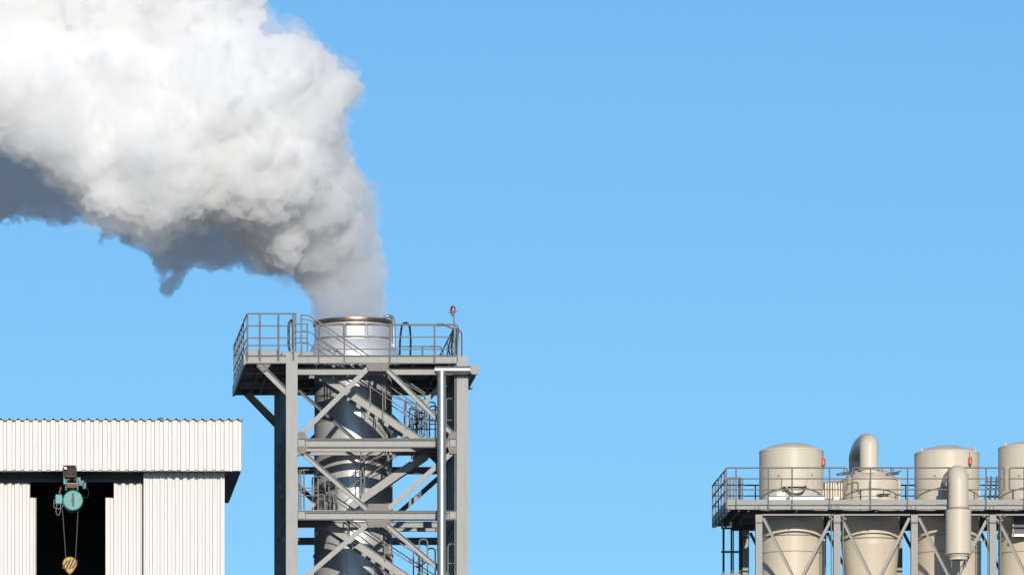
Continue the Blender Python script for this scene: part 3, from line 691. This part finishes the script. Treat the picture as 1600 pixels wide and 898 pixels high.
# ------------------------------------------------------------------ silos
def dome(r, zs, h, k=10):
    return [(r * math.cos(math.pi / 2 * i / k) if i < k else .01, zs + h * math.sin(math.pi / 2 * i / k)) for i in range(k + 1)]
def silo(key, name, label, vsh, vtop, group, vbot=1120, lamp=None, lugs=True):
    x, r = silo_c[key]; yc = Y0 + 2.65
    s = thing(name, label, 'silo', (x, yc, 0), group)
    base = Vector((x, yc, 0))
    zs = P(0, vsh + 2.2, 2.65).z; zt = P(0, vtop, 2.65).z
    zb = P(0, vbot, 2.65).z
    rise = zt - zs
    prof = [(r, zs), (r * .992, zs + .035), (r * .97, zs + .055)]
    for i in range(1, 12):
        q_ = .97 * (1 - i / 11); prof.append((max(.01, r * q_), zs + .055 + (rise - .055) * (1 - (q_ / .97) ** 2)))
    # shell in rolled courses, dome, hopper cone
    courses = [zb] + [P(0, v, 1.53).z for v in (985, 860, 790)] + [zs]
    for z0, z1 in zip(courses, courses[1:]):
        MB().lathe(base, [(r, z0 + .006), (r, z1 - .006)], 96, cap=False).build('shell_course', M['cream'], s)
    MB().lathe(base, prof, 96, cap=False).build('dome', M['cream'], s)
    MB().lathe(base, [(r, zb), (.25, zb - 2.2), (.25, 0)], 48, cap=False).build('hopper', M['cream'], s)
    for z in courses[1:]:
        MB().lathe(base, [(r - .01, z - .018), (r + .012, z - .014), (r + .012, z + .014), (r - .01, z + .018)], 96, cap=False).build('weld_ring', M['seam'] if z < zs else M['cream'], s)
    zf = P(0, 831, 1.53).z
    MB().lathe(base, [(r - .01, zf - .075), (r + .045, zf - .07), (r + .045, zf + .07), (r - .01, zf + .075)], 96, cap=False).build('support_ring', M['cream'], s)
    MB().lathe(base, [(r - .01, zf - .10), (r + .03, zf - .098), (r + .03, zf - .075), (r - .01, zf - .07)], 96, cap=False).build('ring_gap', M['seam'], s)
    def on(ang, z, rr=r): return base + Vector((rr * math.sin(R(ang)), -rr * math.cos(R(ang)), z))
    if lamp:
        ang, v = lamp; z = P(0, v, 1.1).z
        p = on(ang, z, r + .05)
        lm = MB().lathe(p, [(.02, -.13), (.07, -.11), (.075, .09), (.05, .13), (.01, .14)], 12).build('signal_lamp', M['red2'], s)
        MB().lathe(p, [(.02, -.19), (.045, -.17), (.05, -.13), (.02, -.125)], 10).build('lamp_base', M['dark'], lm)
        pts = [on(ang * t + (1 - t) * 20, zt - .03 - (zt - zs) * (t ** 2.2) * 1.0, max(.05, r * (.2 + .82 * t))) for t in [k / 8 for k in range(9)]] + [p + Vector((0, 0, .12))]
        MB().tube(pts, .014, 5).build('lamp_cable', M['seam'], s)
    if lugs:
        for ang in (-62, 60):
            MB().box(on(ang, zs + .10, r * .93), .13, .06, .16, -R(ang)).build('lifting_lug', M['cream'], s, .015)
    # nozzle stubs
    for ang, v in ((-28, 742), (33, 741)):
        z = P(0, v, 1.55).z; MB().tube([on(ang, z, r - .02), on(ang, z, r + .035)], .03, 8).build('nozzle', M['seam'], s)
    return s, on, r
G = 'cream silos standing through the platform'
s1, on1, r1 = silo('a', 'storage_silo', 'leftmost cream silo, domed, red lamp on its right shoulder', 704, 692, G, lamp=(66, 716), lugs=False)
s3, on3, r3 = silo('c', 'storage_silo', 'cream domed silo behind the vertical vent duct, two lifting lugs on top', 707.5, 696, G, lamp=(36, 716.5))
s4, on4, r4 = silo('d', 'storage_silo', 'cream domed silo cut off by the right edge of picture', 698.5, 690, G)
# vertical side pipes on silo 1 and 3
for on, r, s in ((on1, r1, s1), (on3, r3, s3)):
    MB().tube([on(72, P(0, 835, 1).z, r + .05), on(72, 25, r + .05)], .035, 8).build('side_pipe', M['cream'], s)
    for ang in (-14, 70):
        MB().box(on(ang, P(0, 770, 1.2).z, r + .02), .05, .05, .5, -R(ang)).build('side_lug', M['cream'], s)
# manway arm on silo 1
zA = P(0, 756, .9).z
MB().tube(rounded([on1(-18, zA - .02, r1), on1(-18, zA - .02, r1 + .12), on1(-10, zA - .22, r1 + .15), on1(2, zA - .30, r1 + .15), on1(14, zA - .2, r1 + .15), on1(18, zA - .0, r1 + .12), on1(18, zA + .0, r1)], .15), .03, 8).build('davit_arm', M['dark'], s1)
MB().tube([on1(-12, zA - .02, r1 + .04), on1(16, zA - .02, r1 + .04)], .022, 6).build('davit_rod', M['rail'], s1)
for ang in (-20, 19):
    MB().box(on1(ang, zA + .12, r1 + .02), .12, .05, .3, -R(ang)).build('pad_plate', M['cream'], s1)
# shiny cable covers at the foot of silo 1
tray = thing('cable_tray', 'bright aluminium cover plates on the deck before the leftmost silo', 'cable tray', P(1240, 783, .55))
for u0, u1, v0, v1, ry in ((1201, 1228, 775, 782, .6), (1232, 1288, 774, 782, .6), (1213, 1227, 769, 775, .75), (1302, 1310, 776, 781, .5)):
    a, b = P(u0, v0, ry), P(u1, v1, ry)
    MB().box(((a.x + b.x) / 2, a.y, (a.z + b.z) / 2), b.x - a.x, .18, a.z - b.z).build('cover', M['bright'], tray, .01)
MB().box((P(1245, 0, .6).x, Y0 + .6, zdk + .13), 2.0, .10, .24).build('support', M['galv'], tray)

def filter_vessel():
    x, r = silo_c['b']; yc = Y0 + 2.65; base = Vector((x, yc, 0))
    f = thing('filter_vessel', 'squat cream vessel tapering downward with a gooseneck pipe on its roof', 'vessel', (x, yc, 0))
    def zc(v, d=2.65): return P(0, v, d).z
    zs = zc(752)
    MB().lathe(base, [(r, zc(845, .95)), (r, zs - .02)], 96, cap=False).build('shell', M['cream'], f)
    MB().lathe(base, [(r, zs - .02), (r + .03, zs), (r + .03, zs + .04), (r - .04, zs + .06), (r * .62, zs + .33), (.45, zs + .40), (.01, zs + .40)], 96, cap=False).build('roof_cone', M['cream'], f)
    MB().lathe(base, [(r, zc(845, .95)), (r * .60, zc(1010)), (.25, zc(1100)), (.25, 0)], 96, cap=False).build('hopper', M['cream'], f)
    zf = zc(832, .95)
    MB().lathe(base, [(r - .01, zf - .075), (r + .045, zf - .07), (r + .045, zf + .07), (r - .01, zf + .075)], 96, cap=False, a0=0, a1=2 * math.pi).build('support_ring', M['cream'], f)
    MB().lathe(base, [(r - .01, zf - .10), (r + .03, zf - .098), (r + .03, zf - .075), (r - .01, zf - .07)], 96, cap=False).build('ring_gap', M['seam'], f)
    for v in (771, 781):
        z = zc(v, .95); MB().lathe(base, [(r - .01, z - .015), (r + .012, z - .012), (r + .012, z + .012), (r - .01, z + .015)], 96, cap=False).build('weld_ring', M['seam'], f)
    def on(ang, z, rr=r): return base + Vector((rr * math.sin(R(ang)), -rr * math.cos(R(ang)), z))
    # gooseneck: front leg up, over, back leg down
    gx = P(1358, 0, 2.1).x; ya, yb_ = Y0 + 2.1, Y0 + 5.6; zt = zc(697, 2.1); rr = 14.2 * S
    arc = [(gx, ya, zs + .2), (gx, ya, zt)] + [(gx, (ya + yb_) / 2 - (yb_ - ya) / 2 * math.cos(math.pi * k / 14), zt + .28 * math.sin(math.pi * k / 14)) for k in range(1, 14)] + [(gx, yb_, zt), (gx, yb_, zs - .6)]
    MB().tube(arc, rr, 32).build('gooseneck_pipe', M['cream'], f)
    MB().lathe((gx, ya, zs + .36), [(rr, -.02), (rr + .06, -.02), (rr + .06, .04), (rr, .04)], 32, cap=False).build('pipe_flange', M['cream'], f)
    # roof fittings
    for ang, rr_, h in ((-50, .8, .2), (30, .7, .22), (52, .85, .28), (-5, .8, .16)):
        p = on(ang, zs + .14, rr_); MB().tube([p, p + Vector((0, 0, h))], .03, 8).build('roof_nozzle', M['rail'], f)
    MB().tube(rounded([on(-60, zs - .7, r + .05), on(-60, zs - .15, r + .05), on(-30, zs - .1, r + .05), on(-28, zs - .5, r + .05)], .1), .02, 6).build('air_line', M['seam'], f)
    MB().tube([on(62, zs + .1, r + .06), on(62, zc(790, 1), r + .06)], .05, 8).build('vent_pipe', M['cream'], f)
    for ang in (-44, -8): MB().box(on(ang, zs - .45, r + .02), .04, .04, .75, -R(ang)).build('stiffener', M['seam'], f)
filter_vessel()

def vent_duct():
    d = -.25; c = P(1497.5, 0, d); rp = 15.6 * S; rb = 20 * S
    t = thing('vent_duct', 'cream vertical duct with elbow top in front of the platform edge', 'duct', (c.x, c.y, 0))
    ztop = P(0, 757, d).z; z1 = P(0, 795, d).z; z2 = P(0, 863, d).z
    x3, r3_ = silo_c['c']
    arc = [(c.x, c.y, z1 - .02), (c.x, c.y, ztop)] + [(c.x, c.y + .38 - .38 * math.cos(math.pi / 2 * k / 8), ztop + .38 * math.sin(math.pi / 2 * k / 8)) for k in range(1, 9)] + [(c.x, c.y + 2.2, ztop + .38)]
    MB().tube(arc, rp, 32).build('elbow_pipe', M['cream'], t)
    o = Vector((c.x, c.y, 0))
    MB().lathe(o, [(rp, z1 + .0), (rp + .03, z1 + .01), (rp + .03, z1 + .05), (rp, z1 + .055)], 40, cap=False).build('flange', M['seam'], t)
    MB().lathe(o, [(rp - .01, z1 + .0), (rb, z1 - .05), (rb, z2), (rb * .98, z2 - .01)], 48, cap=False).build('silencer_body', M['cream'], t)
    MB().lathe(o, [(rb + .012, z2 + .0), (rb + .012, z2 - .05), (rb * .84, z2 - .06), (rb * .80, z2 - .13), (rb * .68, z2 - .15), (rb * .66, z2 - .2)], 48, cap=False).build('bottom_cone', M['cream'], t)
    MB().lathe(o, [(rb * .70, z2 - .15), (rb * .72, z2 - .20), (rb * .70, z2 - .25), (rb * .5, z2 - .25)], 48, cap=False).build('outlet_ring', M['cream'], t)
    for a in (200, 300, 340):
        p = o + Vector((rb * .6 * math.cos(R(a)), rb * .6 * math.sin(R(a)), z2 - .24)); MB().tube([p, p + Vector((0, 0, -.28))], .016, 6).build('rod', M['galv'], t)
    q = P(1498, 739.5, d + .2); MB().box(q, .16, .08, .03).build('lifting_eye', M['dark'], t)
    for v, dx in ((746, -17.5), (756, -18)):
        MB().box(P(1497 + dx, v, d + .3), .08, .06, .12).build('bracket', M['seam'], t)
vent_duct()
# rib-faced vessel wall between silo 1 and the filter vessel
def ribbed_box():
    t = thing('ribbed_cabinet', 'narrow cream ribbed cabinet between leftmost silo and the squat vessel', 'cabinet', P(1306, 785, 2.6))
    a, b = P(1289, 752, 2.6), P(1330, 786, 2.6)
    MB().box(((a.x + b.x) / 2, a.y + .3, (a.z + b.z) / 2), b.x - a.x, .5, a.z - b.z).build('body', M['cream'], t)
    for k, u in enumerate((1290, 1294, 1298.5, 1302.5, 1306, 1311, 1315, 1320)):
        p = P(u, 754, 2.55); q = P(u, 785, 2.55); MB().box((p.x, p.y - .02, (p.z + q.z) / 2), .055, .10, p.z - q.z).build('rib', M['cream'], t)
    for v in (751, 752.8): MB().bar(P(1289, v + .5, 2.5), P(1331, v - 1.5, 2.5), .06, .03).build('cap_rail', M['rail'], t)
ribbed_box()
def floodlight(u, v, label, flip, v1):
    p = P(u, v, .0)
    t = thing('floodlight', label, 'floodlight', p, 'small lamps fixed to the silo handrail')
    MB().tube([P(u - 14 * flip, v + 4, .0), P(u - 6 * flip, v + 3, .0), P(u, v + 2, .0), P(u + 6 * flip, v + 1, .02)], [.03, .06, .05, .06], 8).build('housing', M['dark'], t)
    MB().tube([P(u + 6 * flip, v, .0), P(u + 10 * flip, v1, .02)], .03, 6).build('arm', M['rail'], t)
    MB().tube([P(u - 2, v + 3, .01), P(u - 2, 731, -.02)], .02, 6).build('stem', M['rail'], t)
    MB().box(P(u - 8 * flip, v + 4, -.02), .14, .1, .07, .2).build('lens_hood', M['rail'], t)
floodlight(1321, 737, 'small dark lamp on the handrail left of the gooseneck pipe', 1, 744)
floodlight(1398, 737, 'small dark lamp on the handrail right of the gooseneck pipe', 1, 735)
# steel box below the deck by the last silo
bx = thing('sheet_metal_box', 'shiny sheet metal box under the deck at the right edge', 'box', P(1597, 837, 1.2))
p, q = P(1582, 806, 1.2), P(1625, 837, 1.2)
MB().box(((p.x + q.x) / 2, Y0 + 1.28, (p.z + q.z) / 2), q.x - p.x, .16, p.z - q.z).build('body', M['dark'], bx, .01)
MB().box(((p.x + q.x) / 2, Y0 + 1.18, q.z + .03), q.x - p.x + .04, .06, .08).build('bottom_strip', M['bright'], bx)
MB().box((p.x + .02, Y0 + 1.18, (p.z + q.z) / 2), .05, .06, p.z - q.z).build('side_strip', M['galv'], bx)
# service ladder between silos
sl_ = thing('service_ladder', 'narrow dark ladder with cables on the deck left of the last silo', 'ladder', P(1547, 786, 2.8))
for u in (1539, 1546, 1554.5): MB().tube([P(u, 786, 2.8), P(u + 3, 744, 2.8)], .035, 8).build('stile', M['dark'], sl_)
for v in (752, 763, 776, 784): MB().tube([P(1539, v, 2.8), P(1562, v, 2.8)], .025, 6).build('rung', M['dark'], sl_)

# ------------------------------------------------------------------ steam plume
def volume_mat(name, dens, col=(1, 1, 1), an=0.0):
    m = bpy.data.materials.new(name); m.use_nodes = True; t = m.node_tree
    t.nodes.remove(t.nodes['Principled BSDF'])
    v = t.nodes.new('ShaderNodeVolumeScatter'); v.inputs['Color'].default_value = (*col, 1)
    v.inputs['Density'].default_value = dens; v.inputs['Anisotropy'].default_value = an
    t.links.new(v.outputs[0], t.nodes['Material Output'].inputs['Volume'])
    return m
def inside(poly, x, y):
    c = False; n = len(poly)
    for i in range(n):
        (x0, y0), (x1, y1) = poly[i], poly[i - 1]
        if (y0 > y) != (y1 > y) and x < (x1 - x0) * (y - y0) / (y1 - y0) + x0: c = not c
    return c
def edge_dist(poly, x, y):
    best = 1e9; n = len(poly)
    for i in range(n):
        (x0, y0), (x1, y1) = poly[i - 1], poly[i]
        dx, dy = x1 - x0, y1 - y0; t = max(0, min(1, ((x - x0) * dx + (y - y0) * dy) / (dx * dx + dy * dy + 1e-9)))
        best = min(best, math.hypot(x - x0 - t * dx, y - y0 - t * dy))
    return best
ICO = None
def puffs(poly, depth, n_big, n_small, rmax, small, seed, name, parent, mtl, voxel, thick, disp, rag):
    rg = random.Random(seed); global ICO
    if ICO is None:
        bm = bmesh.new(); bmesh.ops.create_icosphere(bm, subdivisions=2, radius=1)
        ICO = ([v.co.copy() for v in bm.verts], [[v.index for v in f.verts] for f in bm.faces]); bm.free()
    xs_, ys_ = [p[0] for p in poly], [p[1] for p in poly]
    V, Fc = [], []; cnt = 0
    def add(u, v, dy, rpx):
        c = P(u, v, dy); r = rpx * S; b = len(V); sq = rg.uniform(.85, 1.15)
        V.extend([(c.x + p.x * r, c.y + p.y * r * sq, c.z + p.z * r) for p in ICO[0]])
        Fc.extend([[b + i for i in f] for f in ICO[1]])
    while cnt < n_big:
        u, v = rg.uniform(min(xs_), max(xs_)), rg.uniform(min(ys_), max(ys_))
        if not inside(poly, u, v): continue
        d = edge_dist(poly, u, v)
        if d < 4: continue
        r = min(d, rmax) * rg.uniform(.7, 1.0)
        h = math.sqrt(max(0, thick ** 2 - max(0, thick - d) ** 2)) - r * .6
        add(u, v, depth(u, v) + (rg.uniform(-1, 1) * max(0, h)) * S, r); cnt += 1
    cnt = 0
    while cnt < n_small:                       # cauliflower lobes that reach the outline
        u, v = rg.uniform(min(xs_), max(xs_)), rg.uniform(min(ys_), max(ys_))
        if not inside(poly, u, v): continue
        d = edge_dist(poly, u, v)
        if d > small[1] or d < small[0]: continue
        add(u, v, depth(u, v) + rg.uniform(-1, 1) * .6, d * rg.uniform(.95, 1.12)); cnt += 1
    for cnt in range(rag):                     # torn edges
        i = rg.randrange(len(poly)); (x0, y0), (x1, y1) = poly[i - 1], poly[i]; t = rg.random()
        u, v = x0 + (x1 - x0) * t, y0 + (y1 - y0) * t; rr = rg.uniform(3, 9); a = rg.uniform(0, 6.283)
        add(u + math.cos(a) * rr * .7, v + math.sin(a) * rr * .7, depth(u, v) + rg.uniform(-1, 1) * .5, rr)
    me = bpy.data.meshes.new(name); me.from_pydata(V, [], Fc)
    o = bpy.data.objects.new(name, me); sc.collection.objects.link(o)
    rm = o.modifiers.new('r', 'REMESH'); rm.mode = 'VOXEL'; rm.voxel_size = voxel
    sm = o.modifiers.new('s', 'SMOOTH'); sm.iterations = 3
    for k, (kind, size, st, mid) in enumerate(disp):
        tx = bpy.data.textures.new('n%d' % k, 'CLOUDS' if kind == 'BILLOW' else kind)
        tx.noise_scale = size
        if kind in ('CLOUDS', 'BILLOW'): tx.noise_depth = 2
        if kind == 'BILLOW': tx.noise_type = 'HARD_NOISE'
        if kind == 'VORONOI': tx.weight_1 = -1.0; tx.noise_intensity = 1.0
        dm = o.modifiers.new('d%d' % k, 'DISPLACE'); dm.texture = tx; dm.texture_coords = 'GLOBAL'; dm.strength = st; dm.mid_level = mid
    rm2 = o.modifiers.new('r2', 'REMESH'); rm2.mode = 'VOXEL'; rm2.voxel_size = voxel * .85
    dg = bpy.context.evaluated_depsgraph_get()
    m2 = bpy.data.meshes.new_from_object(o.evaluated_get(dg)); m2.name = name
    o.modifiers.clear(); o.data = m2; bpy.data.meshes.remove(me)
    m2.materials.clear(); m2.materials.append(mtl)
    off = parent_world(parent); m2.transform(Matrix.Translation(-off)); o.parent = parent
    print('plume', name, len(m2.polygons))
    return o
plume = thing('steam_plume', 'huge billowing white steam plume drifting left from the chimney mouth', 'steam', (STX, STY, P(0, 503, 4.5).z))
LOW = [(-300, 80), (0, 218), (120, 300), (150, 335), (240, 366), (345, 350), (440, 415), (620, 470)]
def low_edge(u):
    for (a, b), (c, d) in zip(LOW, LOW[1:]):
        if u <= c: return b + (d - b) * (u - a) / (c - a)
    return 470
def dmain(u, v):
    t = max(0, min(1, (v - 170) / 230)) * max(0, min(1, (u - 190) / 300))
    k = max(0, min(1, (v - low_edge(u) + 150) / 150))
    return (-0.2 - 1.6 * k) * (1 - t) + 4.5 * t
core = [(-300, -240), (330, -240), (395, -90), (410, 0), (406, 55), (440, 62), (462, 50), (500, 78), (532, 105), (546, 132), (544, 158), (526, 168), (536, 200), (538, 240), (552, 275), (566, 310), (570, 345), (566, 385), (556, 420), (530, 446), (502, 452), (484, 440), (440, 415), (395, 400), (345, 350), (320, 335), (300, 345), (240, 368), (200, 340), (150, 335), (120, 292), (80, 272), (0, 218), (-150, 140), (-300, 80)]
fringe = [(-300, 60), (-20, 180), (120, 250), (240, 300), (330, 300), (400, 370), (452, 424), (430, 425), (400, 418), (390, 405), (350, 405), (310, 413), (285, 422), (264, 446), (252, 425), (245, 405), (232, 382), (200, 382), (182, 365), (160, 380), (150, 350), (120, 345), (90, 345), (60, 330), (40, 335), (0, 350), (-300, 330)]
column = [(494, 512), (607, 512), (603, 450), (595, 390), (590, 345), (585, 312), (566, 272), (545, 240), (500, 230), (440, 300), (430, 400), (474, 436), (484, 470)]
BIL = [('CLOUDS', 1.7, .7, .5), ('BILLOW', 1.0, .60, .3), ('BILLOW', .42, .36, .3), ('BILLOW', .17, .22, .3), ('CLOUDS', .11, .09, .5)]
puffs(core, dmain, 520, 600, 100, (6, 40), 3, 'billow', plume, volume_mat('dense_steam', 3.3, (1, .988, .968), 0.0), .055, 120, BIL, 130)
def dfringe(u, v):
    return 2.2 + 1.5 * max(0, min(1, (u - 200) / 200)) + .03 * max(0, v - low_edge(u) - 10)
puffs(fringe, dfringe, 260, 500, 42, (4, 24), 5, 'shaded_billow', plume, volume_mat('thin_steam', 1.9, (1, .955, .90), 0.0), .06, 46, [('CLOUDS', 1.1, .8, .5), ('BILLOW', .5, .42, .3), ('BILLOW', .2, .22, .3)], 300)
puffs(column, lambda u, v: 4.5, 200, 260, 55, (4, 26), 9, 'rising_steam', plume, volume_mat('rising_steam', .9, (1, .985, .965), 0.0), .06, 60, [('CLOUDS', .9, .5, .5), ('BILLOW', .4, .36, .3), ('BILLOW', .18, .18, .3)], 80)
puffs(core, dmain, 420, 300, 100, (6, 40), 21, 'wisp', plume, volume_mat('wispy_steam', .45, (1, .99, .98), 0.0), .075, 125, [('CLOUDS', 1.3, 1.1, .25), ('BILLOW', .5, .7, .3), ('CLOUDS', .2, .35, .5)], 260)
